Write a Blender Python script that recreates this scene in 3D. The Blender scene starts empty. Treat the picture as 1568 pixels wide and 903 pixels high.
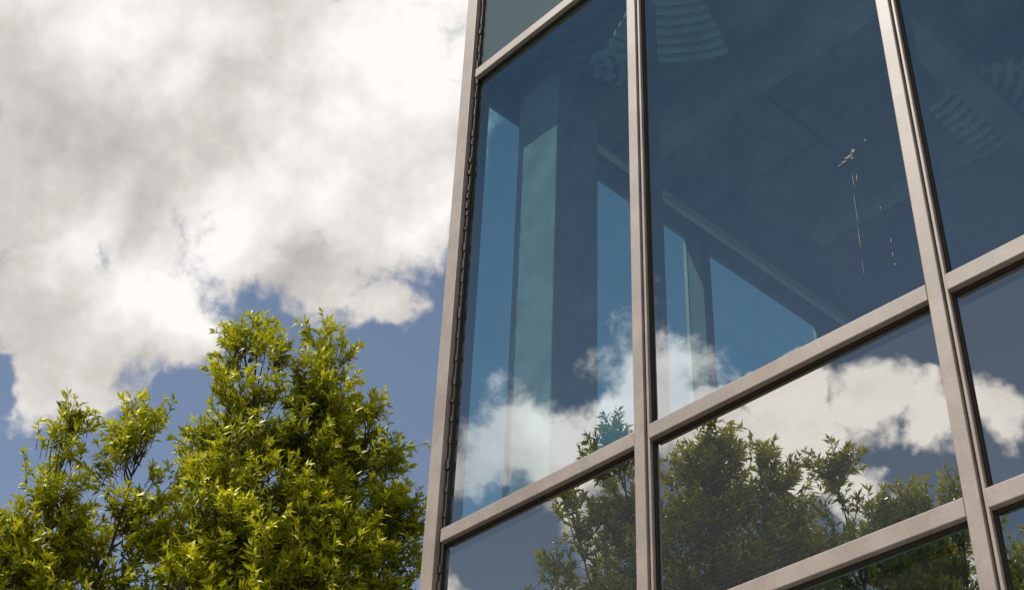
import bpy, math, random
import numpy as np
from mathutils import Vector, Matrix, noise as mnoise
random.seed(3)
S=bpy.context.scene
S.view_settings.view_transform='Standard'; S.view_settings.look='None'; S.view_settings.exposure=0
col=S.collection

# ---------------- camera ----------------
AZ,PI_,RO=0.85465,0.65106,0.04684
f=Vector((-math.sin(AZ)*math.cos(PI_),math.cos(AZ)*math.cos(PI_),math.sin(PI_)))
r=f.cross(Vector((0,0,1))).normalized(); u=r.cross(f)
r2=r*math.cos(RO)+u*math.sin(RO); u2=-r*math.sin(RO)+u*math.cos(RO)
cam=bpy.data.cameras.new('camera'); co=bpy.data.objects.new('camera',cam); col.objects.link(co)
co.matrix_world=Matrix(((r2.x,u2.x,-f.x,0),(r2.y,u2.y,-f.y,0),(r2.z,u2.z,-f.z,1.6),(0,0,0,1)))
cam.lens=49.68; cam.sensor_width=36; cam.clip_end=5000; cam.clip_start=0.1
S.camera=co

# ---------------- node helpers ----------------
def mat(name):
    m=bpy.data.materials.new(name); m.use_nodes=True; m.node_tree.nodes.clear(); return m
class N:
    def __init__(s,t): s.t=t
    def n(s,ty,ins=None,**kw):
        x=s.t.nodes.new(ty)
        for k,v in kw.items(): setattr(x,k,v)
        for k,v in (ins or {}).items():
            if hasattr(v,'is_output') : s.t.links.new(v,x.inputs[k])
            else: x.inputs[k].default_value=v
        return x
    def m(s,op,a,b=0.0,c=None,clamp=False):
        i={0:a,1:b}
        if c is not None: i[2]=c
        return s.n('ShaderNodeMath',i,operation=op,use_clamp=clamp).outputs[0]
    def vm(s,op,a,b=None):
        i={0:a}
        if b is not None: i[1]=b
        x=s.n('ShaderNodeVectorMath',i,operation=op)
        return x.outputs[1] if op in('DISTANCE','DOT_PRODUCT') else x.outputs[0]
    def mr(s,v,a,b,c,d,mode='SMOOTHSTEP'):
        return s.n('ShaderNodeMapRange',{0:v,1:a,2:b,3:c,4:d},interpolation_type=mode).outputs[0]
    def noise(s,vec,scale,detail=4,rough=.55,dist=0.0):
        return s.n('ShaderNodeTexNoise',{'Vector':vec,'Scale':scale,'Detail':detail,'Roughness':rough,'Distortion':dist})
    def mix(s,fac,a,b,bt='MIX'):
        x=s.n('ShaderNodeMix',{0:fac,6:a,7:b},data_type='RGBA',blend_type=bt); return x.outputs[2]
    def schlick(s,base,gain=1.0):
        g=s.n('ShaderNodeNewGeometry').outputs
        c=s.m('ABSOLUTE',s.vm('DOT_PRODUCT',g['Normal'],g['Incoming']))
        p=s.m('POWER',s.m('SUBTRACT',1.0,c),5.0)
        return s.m('MULTIPLY_ADD',p,(1-base)*gain,base,clamp=True)
def RGB(*c): return (c[0],c[1],c[2],1)

SUN_EL=math.radians(56)
sv=Vector((-.47,-.88,0)).normalized()*math.cos(SUN_EL)+Vector((0,0,math.sin(SUN_EL)))
# ---------------- sky : Nishita + procedural cumulus (azimuth, elevation, angular size) ----------------
W=bpy.data.worlds.new('World'); S.world=W; W.use_nodes=True; W.name='sky'
W.node_tree.nodes.clear(); w=N(W.node_tree)
cloud=[(164.6,45.3,330),(155.8,46,300),(146.7,47.1,220),(142.8,44,130),(162.1,39.4,250),(154.3,41,220),(147,41,150),(143.9,40.6,80),(148.5,37.9,100),(161.5,34.3,170),(156.7,34.5,140),(154.3,33.6,70),(159.5,31.9,120),(145.4,36.7,60),(149.2,43.2,180),(143.5,42.3,110),(157.4,37.4,120),
(-136.8,30.5,40),(-135.6,30.9,40),(-134.4,31.6,44),(-133,32.1,38),(-130.1,32.6,46),(-127.2,33.0,44),(-124.8,33.4,48),(-125.8,31.8,80),(-122,32.1,70),(-119.5,31.4,65),(-116.6,31.5,48),(-122.5,28.6,45),(-124.6,30.3,70),(-118.4,25.5,60),(-129,31.3,60)]
clear=[(150.1,34.0,55),(141.4,37.2,60),(143.2,32.4,150),(162.6,30.2,50),(158.8,27,110),(154.1,27.5,150),(131.4,46.5,300),(126.9,37.2,250),(136.5,41,150),(160,24.4,100),
(-136.8,39.3,240),(-126.5,41.1,240),(-117,38.7,190),(-117.9,34.7,60),(-138.5,27.2,110),(-130.6,28.0,80),(-137.1,47.9,300),(-125.5,48.7,300),(-117.1,45.1,300),(-131,45,200),(-143,43,250),(-143.5,34,150)]
lit=[(161.4,45.3,120),(142.8,40.3,70),(145.8,46.4,130),(154.4,38.7,80),(160.9,36.8,80),(156.1,35.4,80),(149.1,40.8,70),(153.4,34.9,50),(-124,32.3,170),(-134.5,32,100),(-119,31.5,110)]
grey=[(159.4,41,150),(164.1,41,100),(161,32.6,110),(149.3,38.4,90),(163.4,37.8,70),(155.7,31.8,60)]
def blobs(lst,vec,soft,inner):
    acc=None
    for az,el,rad in lst:
        a,e=math.radians(az),math.radians(el); c=(math.cos(a)*math.cos(e),math.sin(a)*math.cos(e),math.sin(e)); rad/=2700
        k=rad*(soft-inner)
        v=w.m('MULTIPLY_ADD',w.vm('DISTANCE',vec,c),-1/k,rad*soft/k)
        acc=v if acc is None else w.m('MAXIMUM',acc,v)
    return w.mr(acc,0,1,0,1,'LINEAR')
tc=w.n('ShaderNodeTexCoord').outputs['Generated']
d0=w.vm('NORMALIZE',tc)
wn=w.noise(d0,10,4,.65).outputs['Color']
wc=w.vm('SUBTRACT',wn,(.5,.5,.5))
d1=w.vm('ADD',d0,w.n('ShaderNodeVectorMath',{0:wc,3:.075},operation='SCALE').outputs[0])
d2=w.vm('ADD',d0,w.n('ShaderNodeVectorMath',{0:wc,3:.02},operation='SCALE').outputs[0])
P=blobs(cloud,d1,1.7,.2); Q=blobs(clear,d1,1.4,.2)
f1=w.noise(d2,14,7,.62).outputs[0]
bigs=w.noise(w.vm('ADD',d0,(7.3,2.2,5.4)),2.2,2,.5).outputs[0]
bg_=w.mr(bigs,.48,.62,0,.72)
fld=w.m('ADD',w.m('MAXIMUM',P,bg_),w.m('MULTIPLY',w.m('SUBTRACT',f1,.5),1.9))
fld=w.m('SUBTRACT',fld,w.m('MULTIPLY',Q,1.1))
dens=w.mr(fld,.20,.60,0,1)
off=tuple((sv-Vector(f)*sv.dot(f)).normalized()*.022)
g2=w.noise(w.vm('ADD',d2,off),14,4,.55).outputs[0]
rel=w.m('MULTIPLY',w.m('SUBTRACT',f1,g2),1.1)
sh=w.m('ADD',w.m('ADD',rel,w.m('MULTIPLY',w.m('SUBTRACT',w.noise(d0,5,1,.5).outputs[0],.5),.6)),.61)
sh=w.m('ADD',sh,w.m('MULTIPLY',blobs(lit,d1,2.0,0.0),.45))
sh=w.m('SUBTRACT',sh,w.m('MULTIPLY',blobs(grey,d1,2.0,0.0),.30))
ccol=w.n('ShaderNodeValToRGB',{0:sh}); cr=ccol.color_ramp
cr.elements[0].position=0.0; cr.elements[0].color=RGB(.41,.39,.38)
cr.elements[1].position=1.0; cr.elements[1].color=RGB(1.0,.97,.93)
e=cr.elements.new(.5); e.color=RGB(.66,.625,.59)
sep=w.n('ShaderNodeSeparateXYZ',{0:d0}).outputs
sky=w.n('ShaderNodeTexSky',sky_type='NISHITA',sun_disc=False,sun_elevation=SUN_EL,sun_rotation=math.atan2(sv.x,sv.y),air_density=1.0,dust_density=.2,ozone_density=1.5)
gf=w.m('MULTIPLY',w.mr(sep[2],.3,.72,.3,1,'LINEAR'),w.mr(sep[1],.35,-.3,.05,1,'LINEAR'))
skc=w.mix(1.0,sky.outputs[0],w.mix(gf,RGB(1.55,1.30,1.13),RGB(.26,.38,.42)),'MULTIPLY')
bs=w.n('ShaderNodeBackground',{0:skc,1:0.097})
bc=w.n('ShaderNodeBackground',{0:ccol.outputs[0],1:w.mr(sep[1],.1,-.5,1.0,1.85)})
mx=w.n('ShaderNodeMixShader',{0:dens,1:bs.outputs[0],2:bc.outputs[0]})
w.n('ShaderNodeOutputWorld',{0:mx.outputs[0]})

sl=bpy.data.lights.new('sun','SUN'); sl.energy=5; sl.angle=math.radians(.5); sl.color=(1,.95,.87)
so=bpy.data.objects.new('sun',sl); col.objects.link(so)
so.rotation_euler=(-sv).to_track_quat('-Z','Y').to_euler(); so.location=(-8,-8,20)

# ---------------- materials ----------------
def metal(name,c,rough=.45,metallic=.0,var=.12):
    m=mat(name); t=N(m.node_tree)
    tc=t.n('ShaderNodeTexCoord').outputs['Object']
    nz=t.noise(tc,3.5,6,.6).outputs[0]; n2=t.noise(tc,60,3,.6).outputs[0]
    fac=t.m('ADD',t.m('MULTIPLY',nz,.7),t.m('MULTIPLY',n2,.3))
    c2=t.mix(t.mr(fac,.35,.65,0,1),RGB(*[k*(1-var*1.3) for k in c]),RGB(*[min(1,k*(1+var*.6)) for k in c]))
    b=t.n('ShaderNodeBsdfPrincipled',{'Base Color':c2,'Roughness':rough,'Metallic':metallic})
    t.n('ShaderNodeOutputMaterial',{0:b.outputs[0]}); return m
M_alu=metal('painted_aluminium',(.335,.268,.235),.5,0,.16)
M_gasket=metal('dark_gasket',(.04,.024,.018),.7)
M_inner=metal('inner_frame',(.07,.07,.075),.6)
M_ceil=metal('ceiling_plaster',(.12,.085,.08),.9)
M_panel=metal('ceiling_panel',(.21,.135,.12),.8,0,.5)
M_beam=metal('beam_paint',(.27,.23,.225),.8,0,.3)
M_wall=metal('inner_wall',(.30,.28,.27),.9)
M_col=metal('column_plaster',(.30,.27,.25),.85,0,.25)
M_floor=metal('floor_concrete',(.42,.40,.38),.8)
M_roof=metal('roof_membrane',(.2,.2,.2),.9)
M_grille=metal('grey_grille_slats',(.38,.37,.37),.6,0,.3)
M_white=metal('white_trim',(.60,.60,.58),.6)
def glass(name,refl,rt,tt):
    m=mat(name); t=N(m.node_tree)
    tc=t.n('ShaderNodeTexCoord').outputs['Object']
    h=t.noise(tc,.9,1,.5).outputs[0]
    bp=t.n('ShaderNodeBump',{'Height':h,'Distance':.006,'Strength':.5}).outputs[0]
    g=t.n('ShaderNodeBsdfGlossy',{'Color':RGB(*rt),'Roughness':0.0,'Normal':bp})
    tr=t.n('ShaderNodeBsdfTransparent',{0:RGB(*tt)})
    x=t.n('ShaderNodeMixShader',{0:t.schlick(refl),1:tr.outputs[0],2:g.outputs[0]})
    dz=t.mr(t.noise(tc,5,5,.7).outputs[0],.40,.8,0.003,.02)
    df=t.n('ShaderNodeBsdfDiffuse',{0:RGB(.5,.5,.5)})
    y=t.n('ShaderNodeMixShader',{0:dz,1:x.outputs[0],2:df.outputs[0]})
    t.n('ShaderNodeOutputMaterial',{0:y.outputs[0]}); return m
M_glass=glass('vision_glass',.35,(.95,.98,1.0),(.60,.90,.94))
M_glass2=glass('clear_side_glass',.08,(.84,.95,1.0),(.55,.78,.72))
def spandrel(name,base,refl):
    m=mat(name); t=N(m.node_tree)
    tc=t.n('ShaderNodeTexCoord').outputs['Object']
    z=t.n('ShaderNodeSeparateXYZ',{0:tc}).outputs[2]
    ln=t.m('SINE',t.m('MULTIPLY',z,2*math.pi/.024)); ln=t.mr(ln,-.6,.6,0,1)
    h=t.noise(tc,.9,1,.5).outputs[0]
    bp=t.n('ShaderNodeBump',{'Height':h,'Distance':.006,'Strength':.5}).outputs[0]
    df=t.n('ShaderNodeBsdfDiffuse',{0:t.mix(ln,RGB(*base),RGB(*[k*1.18 for k in base]))})
    g=t.n('ShaderNodeBsdfGlossy',{'Color':RGB(.98,.95,.90),'Roughness':0.0,'Normal':bp})
    x=t.n('ShaderNodeMixShader',{0:t.m('ADD',t.schlick(refl),t.m('MULTIPLY',ln,-.012)),1:df.outputs[0],2:g.outputs[0]})
    t.n('ShaderNodeOutputMaterial',{0:x.outputs[0]}); return m
M_sp=spandrel('fritted_spandrel_glass',(.040,.045,.048),.38)
M_sp2=spandrel('pale_spandrel_glass',(.10,.13,.135),.15)

# ---------------- mesh helpers ----------------
def empty(name,loc=(0,0,0)):
    o=bpy.data.objects.new(name,None); col.objects.link(o); o.location=loc; o.empty_display_size=.5; return o
def mesh_obj(name,V,F,m,parent=None,smooth=False):
    me=bpy.data.meshes.new(name); me.from_pydata([tuple(v) for v in V],[],F); me.update()
    o=bpy.data.objects.new(name,me); col.objects.link(o); me.materials.append(m)
    if smooth: me.polygons.foreach_set('use_smooth',[True]*len(me.polygons))
    if parent: o.parent=parent
    return o
class Boxes:
    def __init__(s): s.V=[];s.F=[]
    def add(s,x0,x1,y0,y1,z0,z1):
        n=len(s.V)
        s.V+=[(x0,y0,z0),(x1,y0,z0),(x1,y1,z0),(x0,y1,z0),(x0,y0,z1),(x1,y0,z1),(x1,y1,z1),(x0,y1,z1)]
        s.F+=[tuple(n+k for k in q) for q in [(0,3,2,1),(4,5,6,7),(0,1,5,4),(1,2,6,5),(2,3,7,6),(3,0,4,7)]]
    def make(s,name,m,parent,bevel=0):
        o=mesh_obj(name,s.V,s.F,m,parent)
        if bevel:
            b=o.modifiers.new('bevel','BEVEL'); b.width=bevel; b.segments=2; b.limit_method='ANGLE'
        return o
# ---------------- building ----------------
B=empty('glass_office_building')
YF=4.5; XS=-5.745; XG=-5.665
MX=[-4.092,-2.377,-.662,1.053,2.768,4.483,6.198,7.913]
XE=9.6
SY=[6.9,8.6,10.3,12.0,13.7,15.4]; YE=17.0
HZ=[.35,4.303,5.339,9.06,10.10,13.82,14.86]
hw=.042
caps=Boxes(); gask=Boxes(); inner=Boxes(); hc=Boxes()
for x in MX:
    caps.add(x-hw,x+hw-.014,YF-.050,YF-.012,.3,14.9)
    caps.add(x+hw-.009,x+hw+.008,YF-.034,YF-.012,.3,14.9)
    gask.add(x-hw-.009,x+hw+.018,YF-.012,YF-.002,.3,14.9)
    inner.add(x-.03,x+.03,YF+.006,YF+.15,.3,14.9)
caps.add(XS-.03,XG,YF-.058,YF-.008,.3,14.9)
caps.add(XS-.034,XS+.012,YF-.008,YF+.12,.3,14.9)
gask.add(XG,XG+.028,YF-.020,YF-.003,.3,14.9)
inner.add(XS+.02,XG+.01,YF+.006,YF+.12,.3,14.9)
rng=random.Random(5)
z=.4
while z<14.6:
    h=rng.uniform(.02,.09); gask.add(XG+.001,XG+.027+rng.uniform(.001,.008),YF-.026+rng.uniform(-.004,.003),YF-.0205,z,z+h); z+=h+rng.uniform(.02,.15)
edges=[XG+.028]+MX+[XE]
for z in HZ:
    for i in range(len(edges)-1):
        a=edges[i]+(0.0 if i==0 else hw+.008); b=edges[i+1]-(hw if i<len(edges)-2 else 0)
        hc.add(a+.0015,b-.0015,YF-.0475,YF-.012,z-hw,z+hw)
        gask.add(a+.012,b-.012,YF-.0118,YF-.0022,z-hw-.012,z+hw+.012)
        inner.add(a+.03,b-.03,YF+.006,YF+.14,z-.03,z+.03)
for y in SY:
    caps.add(XS-.048,XS-.012,y-hw,y+hw,.3,14.9)
    inner.add(XS+.006,XS+.15,y-.05,y+.05,.3,14.9)
se=[YF+.12]+SY+[YE]
for z in HZ:
    for i in range(len(se)-1):
        a=se[i]+(0 if i==0 else hw); b=se[i+1]-(hw if i<len(se)-2 else 0)
        hc.add(XS-.046,XS-.012,a+.0015,b-.0015,z-hw,z+hw)
        inner.add(XS+.006,XS+.14,a+.03,b-.03,z-.03,z+.03)
caps.make('mullion_caps',M_alu,B,.004); hc.make('transom_caps',M_alu,B,.004)
gask.make('gaskets',M_gasket,B); inner.make('inner_mullions',M_inner,B)
def quadsheet(name,quads,m):
    V=[];F=[]
    for q in quads:
        n=len(V);V+=q;F.append((n,n+1,n+2,n+3))
    return mesh_obj(name,V,F,m,B)
vis=[(.35,4.303),(5.339,9.06),(10.10,13.82)]; spa=[(4.303,5.339)]; spb=[(9.06,10.10),(13.82,14.86)]
xe=[XG+.015]+MX+[XE]; ye=[YF+.02]+SY+[YE]
def fq(z0,z1): return [[(xe[i],YF,z0),(xe[i+1],YF,z0),(xe[i+1],YF,z1),(xe[i],YF,z1)] for i in range(len(xe)-1)]
def sq(z0,z1): return [[(XS,ye[i+1],z0),(XS,ye[i],z0),(XS,ye[i],z1),(XS,ye[i+1],z1)] for i in range(len(ye)-1)]
quadsheet('vision_glass',sum([fq(*v) for v in vis],[]),M_glass)
quadsheet('side_vision_glass',sum([sq(*v) for v in vis],[]),M_glass2)
quadsheet('spandrel_glass',sum([fq(*v)+sq(*v) for v in spa],[]),M_sp)
quadsheet('pale_spandrel_glass',sum([fq(*v)+sq(*v) for v in spb],[]),M_sp2)
s=Boxes()
for a,b in [(4.36,5.20),(9.13,9.96),(13.88,14.80)]: s.add(XS+.16,XE,YF+.17,YE,a,b)
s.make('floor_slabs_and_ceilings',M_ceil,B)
s=Boxes()
for zc in (4.36,9.13,13.88):
    for i in range(12):
        for j in range(12):
            x0=XS+.2+i*1.25; y0=YF+.25+j*1.02
            dz=.004*((i*7+j*3)%4)
            s.add(x0,x0+1.215,y0,y0+.985,zc-.05-dz,zc-.004)
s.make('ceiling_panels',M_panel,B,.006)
s=Boxes()
for b in (5.20,9.96): s.add(XS+.17,XE,YF+.18,YE,b+.003,b+.05)
s.make('pale_flooring',M_floor,B)
s=Boxes(); s.add(XS+.0,XE,YF+.0,YE,14.905,15.0); s.add(XS-.02,XE,YF-.02,YE,15.0,15.12); s.make('roof',M_roof,B,.005)
s=Boxes(); s.add(XE,XE+.3,YF-.02,YE+.3,0,15); s.add(XS,XE,YE,YE+.3,0,15); s.add(2,2.3,6.5,YE,0,14.9)
s.add(-1.0,2.0,10.5,10.8,0,14.9)
s.make('core_walls',M_wall,B)
s=Boxes(); s.add(XS-.05,XE,YF-.03,YE,0,.30); s.make('plinth',M_floor,B)
s=Boxes(); 
for cx,cy in [(-5.325,5.0),(.9,5.3),(-5.325,9.9),(6.5,5.3)]:
    for a,b in [(.3,4.30),(5.26,9.07),(10.02,13.82)]: s.add(cx-.2,cx+.2,cy-.2,cy+.2,a,b)
s.make('columns',M_col,B,.01)
s=Boxes()
s.add(-5.1,-2.9,5.62,5.80,8.72,9.07)
s.add(-3.15,-2.95,5.81,11,8.62,9.07)
s.add(-4.9,-3.2,7.3,7.5,8.80,9.07)
s.add(-2.0,4,6.2,6.45,8.70,9.07)
s.make('ceiling_beams',M_beam,B,.01)
s=Boxes(); s.add(-5.42,-5.37,6.2,9.6,8.78,8.83); s.add(-5.5,-5.44,5.3,9.6,8.93,8.97); s.make('pipes',M_white,B,.012)
V=[];F=[]
def bar(p,q,wd,h):
    p=Vector(p);q=Vector(q); sd_=(q-p).cross(Vector((0,0,1))).normalized()*wd/2; up=Vector((0,0,h))
    n=len(V)
    for b0 in (p,q):
        V.extend([b0-sd_,b0+sd_,b0+sd_+up,b0-sd_+up])
    F.extend([(n,n+1,n+2,n+3),(n+7,n+6,n+5,n+4),(n,n+4,n+5,n+1),(n+1,n+5,n+6,n+2),(n+2,n+6,n+7,n+3),(n+3,n+7,n+4,n)])
def grille(cx,cy,r0,r1,a0,a1,n,zz):
    for k in range(n):
        rr_=r0+(r1-r0)*k/(n-1); pts=[(cx+math.cos(a0+(a1-a0)*i/8)*rr_,cy+math.sin(a0+(a1-a0)*i/8)*rr_,zz) for i in range(9)]
        for i in range(8): bar(pts[i],pts[i+1],.045,.03)
    for i in (1,4,7):
        a=a0+(a1-a0)*i/8; bar((cx+math.cos(a)*r0,cy+math.sin(a)*r0,zz+.035),(cx+math.cos(a)*r1,cy+math.sin(a)*r1,zz+.035),.05,.03)
grille(-3.6,4.3,.55,1.05,1.95,2.75,7,8.66)
grille(-4.9,4.75,.15,.50,.1,1.2,5,8.75)
grille(-3.4,6.4,.35,1.0,.5,1.6,8,8.72)
mesh_obj('curved_ceiling_grilles',V,F,M_grille,B)
V=[];F=[]
def prism(pts,x0,x1):
    n=len(V);k=len(pts)
    V.extend([(x0,p[0],p[1]) for p in pts]+[(x1,p[0],p[1]) for p in pts])
    F.append(tuple(n+i for i in range(k))); F.append(tuple(n+k+i for i in reversed(range(k))))
    for i in range(k): F.append((n+i,n+k+i,n+k+(i+1)%k,n+(i+1)%k))
for x0 in(-2.1,-.85): prism([(5.4,9.0),(5.4,8.7),(9.9,5.3),(10.2,5.3),(10.2,5.4)],x0,x0+.06)
for k in range(20):
    y=5.5+k*.225; z=8.85-k*.17
    prism([(y,z),(y+.27,z),(y+.27,z+.04),(y,z+.04)],-2.04,-.85)
mesh_obj('interior_staircase',V,F,M_white,B)
# bird droppings on the glass
rd=random.Random(8); V=[];F=[]
def splat(x,z,rx,rz,n=14):
    b=len(V); V.append((x,YF-.003,z))
    for i in range(n):
        a=2*math.pi*i/n; k=rd.uniform(.35,1.15); V.append((x+math.cos(a)*rx*k,YF-.003,z+math.sin(a)*rz*k))
    for i in range(n): F.append((b,b+1+i,b+1+(i+1)%n))
for x,z,a,b in [(-2.726,6.356,.030,.012),(-2.755,6.34,.022,.008),(-2.70,6.375,.016,.012),(-2.78,6.335,.016,.004),(-2.71,6.335,.012,.008),(-2.624,6.397,.008,.008),(-2.573,5.74,.005,.018),(-2.575,5.66,.004,.02),(-2.574,5.60,.005,.008),(-2.60,5.95,.004,.012),(-2.72,6.2,.0025,.06),(-2.728,6.02,.002,.09),(-2.732,5.85,.002,.09),(-2.70,6.2,.003,.03),(-2.735,5.68,.002,.05)]:
    splat(x,z,a,b)
for i in range(26): splat(rd.uniform(-5.5,-.7),rd.uniform(5.5,8.8),rd.uniform(.0015,.004),rd.uniform(.0015,.005),7)
M_bird=metal('dried_droppings',(.22,.215,.20),.9); mesh_obj('glass_smears',V,F,M_bird,B)

# ---------------- ground ----------------
def gmat(name,a,b,sc):
    m=mat(name); t=N(m.node_tree); tc=t.n('ShaderNodeTexCoord').outputs['Object']
    n=t.noise(tc,sc,8,.65).outputs[0]
    bs=t.n('ShaderNodeBsdfPrincipled',{'Base Color':t.mix(t.mr(n,.35,.65,0,1),RGB(*a),RGB(*b)),'Roughness':.9,'Normal':t.n('ShaderNodeBump',{'Height':n,'Distance':.03}).outputs[0]})
    t.n('ShaderNodeOutputMaterial',{0:bs.outputs[0]}); return m
mesh_obj('ground',[(-1500,-1500,0),(1500,-1500,0),(1500,1500,0),(-1500,1500,0)],[(0,1,2,3)],gmat('grass',(.03,.055,.015),(.06,.09,.03),2))
s=Boxes(); s.add(-8.2,14,.0-1.4,YF-.06,-.05,.10); pv=s.make('pavement',gmat('concrete_paving',(.24,.23,.21),(.33,.31,.29),6),None,.01)

# ---------------- trees ----------------
mb=mat('bark'); t=N(mb.node_tree); tc=t.n('ShaderNodeTexCoord').outputs['Object']
n_=t.noise(tc,14,6,.7).outputs[0]
b_=t.n('ShaderNodeBsdfPrincipled',{'Base Color':t.mix(n_,RGB(.04,.03,.022),RGB(.15,.12,.09)),'Roughness':.9,'Normal':t.n('ShaderNodeBump',{'Height':n_,'Distance':.02}).outputs[0]})
t.n('ShaderNodeOutputMaterial',{0:b_.outputs[0]})
ml=mat('leaf'); t=N(ml.node_tree); 
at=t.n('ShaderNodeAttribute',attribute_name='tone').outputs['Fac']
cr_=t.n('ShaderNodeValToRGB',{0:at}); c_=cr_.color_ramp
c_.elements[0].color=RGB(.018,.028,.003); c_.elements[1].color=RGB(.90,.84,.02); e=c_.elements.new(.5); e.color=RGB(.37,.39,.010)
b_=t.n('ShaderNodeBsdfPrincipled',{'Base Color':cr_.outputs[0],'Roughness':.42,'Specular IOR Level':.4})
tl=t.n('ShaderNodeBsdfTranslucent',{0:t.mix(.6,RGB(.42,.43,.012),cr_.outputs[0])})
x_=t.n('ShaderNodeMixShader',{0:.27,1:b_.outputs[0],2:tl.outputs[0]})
t.n('ShaderNodeOutputMaterial',{0:x_.outputs[0]})

def make_tree(name,base,fork,leaders,dens,seed,cut=.10):
    rg=np.random.default_rng(seed); rr=random.Random(seed)
    T=empty(name,(base[0],base[1],0)); O=Vector((base[0],base[1],0))
    V=[];F=[]
    def tube(pts,rads,k=7):
        n=len(V)
        for i,p in enumerate(pts):
            a=(pts[min(i+1,len(pts)-1)]-pts[max(i-1,0)]).normalized()
            s1=a.orthogonal().normalized(); s2=a.cross(s1)
            for j in range(k):
                an=2*math.pi*j/k; V.append(p-O+(s1*math.cos(an)+s2*math.sin(an))*rads[i])
        for i in range(len(pts)-1):
            for j in range(k):
                F.append((n+i*k+j,n+i*k+(j+1)%k,n+(i+1)*k+(j+1)%k,n+(i+1)*k+j))
    b0=Vector((base[0],base[1],-.05)); fk=Vector(fork)
    tube([b0,b0+Vector((0,0,.25)),b0.lerp(fk,.4)+Vector((.05,-.04,0)),b0.lerp(fk,.75)+Vector((-.04,.04,0)),fk],[.27,.20,.17,.14,.12],12)
    tw_p=[];tw_d=[];tw_l=[];tw_t=[]
    for tip,L,R in leaders:
        tip=Vector(tip)-Vector((0,0,.34)); st=fk-Vector((0,0,rr.uniform(0,.8)))
        mid=Vector((st.x*.35+tip.x*.65,st.y*.35+tip.y*.65,st.z*.55+tip.z*.45))
        pts=[]
        for i in range(13):
            q=i/12; p=st*(1-q)**2+mid*2*q*(1-q)+tip*q*q
            p+=Vector((mnoise.noise(p*1.3),mnoise.noise(p*1.3+Vector((9,0,0))),0))*.12*(q*(1-q)*4); pts.append(p)
        tube(pts,[.075*(1-i/12)**1.2+.004 for i in range(13)],7)
        cum=[0]
        for i in range(12,0,-1): cum.append(cum[-1]+(pts[i]-pts[i-1]).length)
        rp=pts[::-1]
        def at(sv_):
            for i in range(12):
                if cum[i+1]>=sv_: 
                    q=(sv_-cum[i])/(cum[i+1]-cum[i]); return rp[i].lerp(rp[i+1],q)
            return rp[12]
        L=min(L,cum[-1]*.97)
        vol=math.pi*R*R*L*.55
        n=int(vol*dens*3.8)+60
        off0=Vector((rr.uniform(0,50),rr.uniform(0,50),0))
        for j in range(int(L*8)):
            s_=rr.uniform(.15,L); c0=at(min(s_+.35,L)); a=rr.uniform(0,6.283)
            rad=R*(s_/L)**.6*.95; e=at(s_)+Vector((math.cos(a)*rad,math.sin(a)*rad,rr.uniform(0,.3)))
            m_=c0.lerp(e,.5)-Vector((0,0,.08)); tube([c0,m_,e],[.014,.009,.003],4)
            for _ in range(5):
                tw_p.append(e-Vector((rr.gauss(0,.07),rr.gauss(0,.07),.06)));tw_d.append(((e-m_).normalized()+Vector((rr.gauss(0,.4),rr.gauss(0,.4),rr.gauss(.2,.3)))).normalized());tw_l.append(rr.uniform(.14,.3));tw_t.append(.15)
        for _ in range(14):
            p=at(rr.uniform(0,.5)); tw_p.append(p); tw_d.append(Vector((rr.gauss(0,.45),rr.gauss(0,.45),1)).normalized()); tw_l.append(rr.uniform(.14,.3)); tw_t.append(.15)
        for j in range(n):
            s_=L*rr.random()**.72; a=rr.uniform(0,6.283)
            c=at(s_)
            rad=R*(s_/L)**.55*(1+.95*mnoise.noise(Vector((math.cos(a)*1.7,math.sin(a)*1.7,s_*2.4))+off0))
            if s_>L*.8: rad*=1-.5*(s_/L-.8)/.2
            q=rr.random()**.45
            p=c+Vector((math.cos(a)*rad*q,math.sin(a)*rad*q,rr.uniform(-.05,.05)))
            cl=mnoise.noise(p*2.1+Vector((seed,0,0)))
            if cl+rr.uniform(-.05,.05)<cut: continue
            out=Vector((math.cos(a),math.sin(a),0))
            d=(out*rr.uniform(.2,.9)*(q+.2)+Vector((0,0,rr.uniform(.35,1)))+Vector((rr.gauss(0,.3),rr.gauss(0,.3),rr.gauss(0,.2)))).normalized()
            tw_p.append(p);tw_d.append(d);tw_l.append(rr.uniform(.14,.36)*(1.15 if s_<.5 else 1)); tw_t.append(.28*mnoise.noise(p*1.1+off0)+.65*(q-.66))  # inner leaves get a darker tone: crown shade put into leaf colour
    for p,d,l in zip(tw_p,tw_d,tw_l):
        tube([p-d*.05,p+d*l],[.0045,.0025],3)
    tr=mesh_obj('trunk_and_limbs',V,F,mb,T,True)
    Pn=np.array(tw_p)-np.array(O); Dn=np.array(tw_d); Ln=np.array(tw_l); Tn=np.array(tw_t)
    K=19; nt=len(Pn)
    q=np.tile(np.concatenate([np.linspace(.12,.9,K-6),np.full(6,1.0)]),(nt,1))
    q=np.clip(q+rg.normal(0,.04,q.shape),0.02,1.0)
    base_p=Pn[:,None,:]+Dn[:,None,:]*(q*Ln[:,None])[:,:,None]
    D=np.repeat(Dn[:,None,:],K,1)
    rv=rg.normal(size=(nt,K,3)); rv-=D*(rv*D).sum(-1,keepdims=True); rv/=np.linalg.norm(rv,axis=-1,keepdims=True)
    ang=rg.uniform(.35,1.15,(nt,K,1))
    ld=D*np.cos(ang)+rv*np.sin(ang); ld[...,2]-=rg.uniform(0,.35,(nt,K)); ld/=np.linalg.norm(ld,axis=-1,keepdims=True)
    wv=np.cross(ld,D+rg.normal(0,.45,(nt,K,3))); wv/=np.linalg.norm(wv,axis=-1,keepdims=True)
    nv=np.cross(wv,ld)
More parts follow.
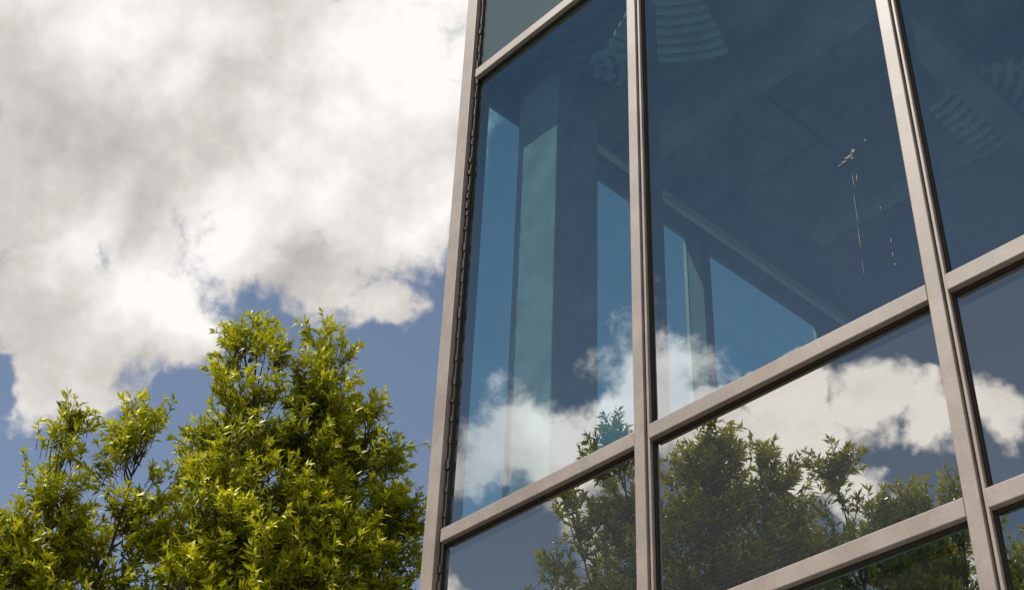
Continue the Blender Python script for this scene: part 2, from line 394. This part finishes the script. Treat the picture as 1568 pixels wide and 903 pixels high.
    ll=rg.uniform(.065,.130,(nt,K,1)); lw=ll*rg.uniform(.11,.17,(nt,K,1))
    v0=base_p; v1=base_p+ld*ll*.45+wv*lw+nv*lw*.35; v2=base_p+ld*ll*.45-wv*lw+nv*lw*.35
    v3=base_p+ld*ll-nv*ll*rg.uniform(-.05,.25,(nt,K,1)); v4=base_p+ld*ll*.5
    verts=np.stack([v0,v1,v4,v2,v3],2).reshape(-1,3)
    nl=nt*K; b=(np.arange(nl)*5)[:,None]
    quads=np.concatenate([b+np.array([[0,2,1]]),b+np.array([[0,3,2]]),b+np.array([[2,4,1]]),b+np.array([[2,3,4]])],1).reshape(-1,3)
    me=bpy.data.meshes.new('foliage'); me.vertices.add(len(verts)); me.vertices.foreach_set('co',verts.astype(np.float32).ravel())
    me.loops.add(quads.size); me.loops.foreach_set('vertex_index',quads.astype(np.int32).ravel())
    me.polygons.add(len(quads)); me.polygons.foreach_set('loop_start',(np.arange(len(quads))*3).astype(np.int32))
    me.update(calc_edges=True)
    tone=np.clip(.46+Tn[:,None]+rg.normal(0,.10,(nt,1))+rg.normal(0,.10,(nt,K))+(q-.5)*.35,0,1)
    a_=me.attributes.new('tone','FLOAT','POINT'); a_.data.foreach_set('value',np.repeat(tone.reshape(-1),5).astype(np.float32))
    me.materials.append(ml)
    o=bpy.data.objects.new('foliage',me); col.objects.link(o); o.parent=T
    return nl
tot=0
tot+=make_tree('oak_tree',(-11.9,7.3),(-11.95,7.3,4.6),[((-12.28,6.73,11.75),4.3,.90),((-11.88,7.4,11.72),4.5,.95),((-12.45,6.5,10.2),3.2,.70),((-11.51,7.97,10.8),3.9,.85),((-12.2,7.9,10.9),3.4,.8),((-12.6,7.1,10.0),3.0,.7),((-11.22,8.28,9.45),3.0,.6),((-11.3,7.3,9.0),2.6,.65)],100,11,.12)
tot+=make_tree('oak_tree.001',(-13.1,5.4),(-13.1,5.4,4.0),[((-12.74,5.82,10.2),4.0,.66),((-13.05,5.08,9.95),3.6,.48),((-13.14,4.82,8.6),2.6,.42),((-13.5,5.7,8.9),3.0,.55),((-13.3,4.75,7.8),2.4,.7)],115,23,.08)
tot+=make_tree('oak_tree.002',(-9.2,-1.6),(-9.2,-1.6,4.2),[((-9.64,-1.15,10.7),3.0,.55),((-9.99,-.81,9.55),2.6,.65),((-8.85,-1.85,10.42),4.0,.95),((-8.39,-2.21,10.25),4.0,.9),((-9.2,-2.2,10.0),3.4,.8),((-10.3,-.4,8.43),2.2,.5)],90,37,.08)
tot+=make_tree('oak_tree.003',(-7.0,-3.3),(-7.0,-3.3,4.0),[((-7.81,-2.62,10.01),3.8,.85),((-7.18,-3.02,9.5),3.2,.6),((-6.73,-3.28,9.72),2.2,.4),((-6.25,-3.63,8.73),3.2,.8),((-7.3,-3.6,9.2),3.2,.8)],90,41,.08)
print('leaves',tot)
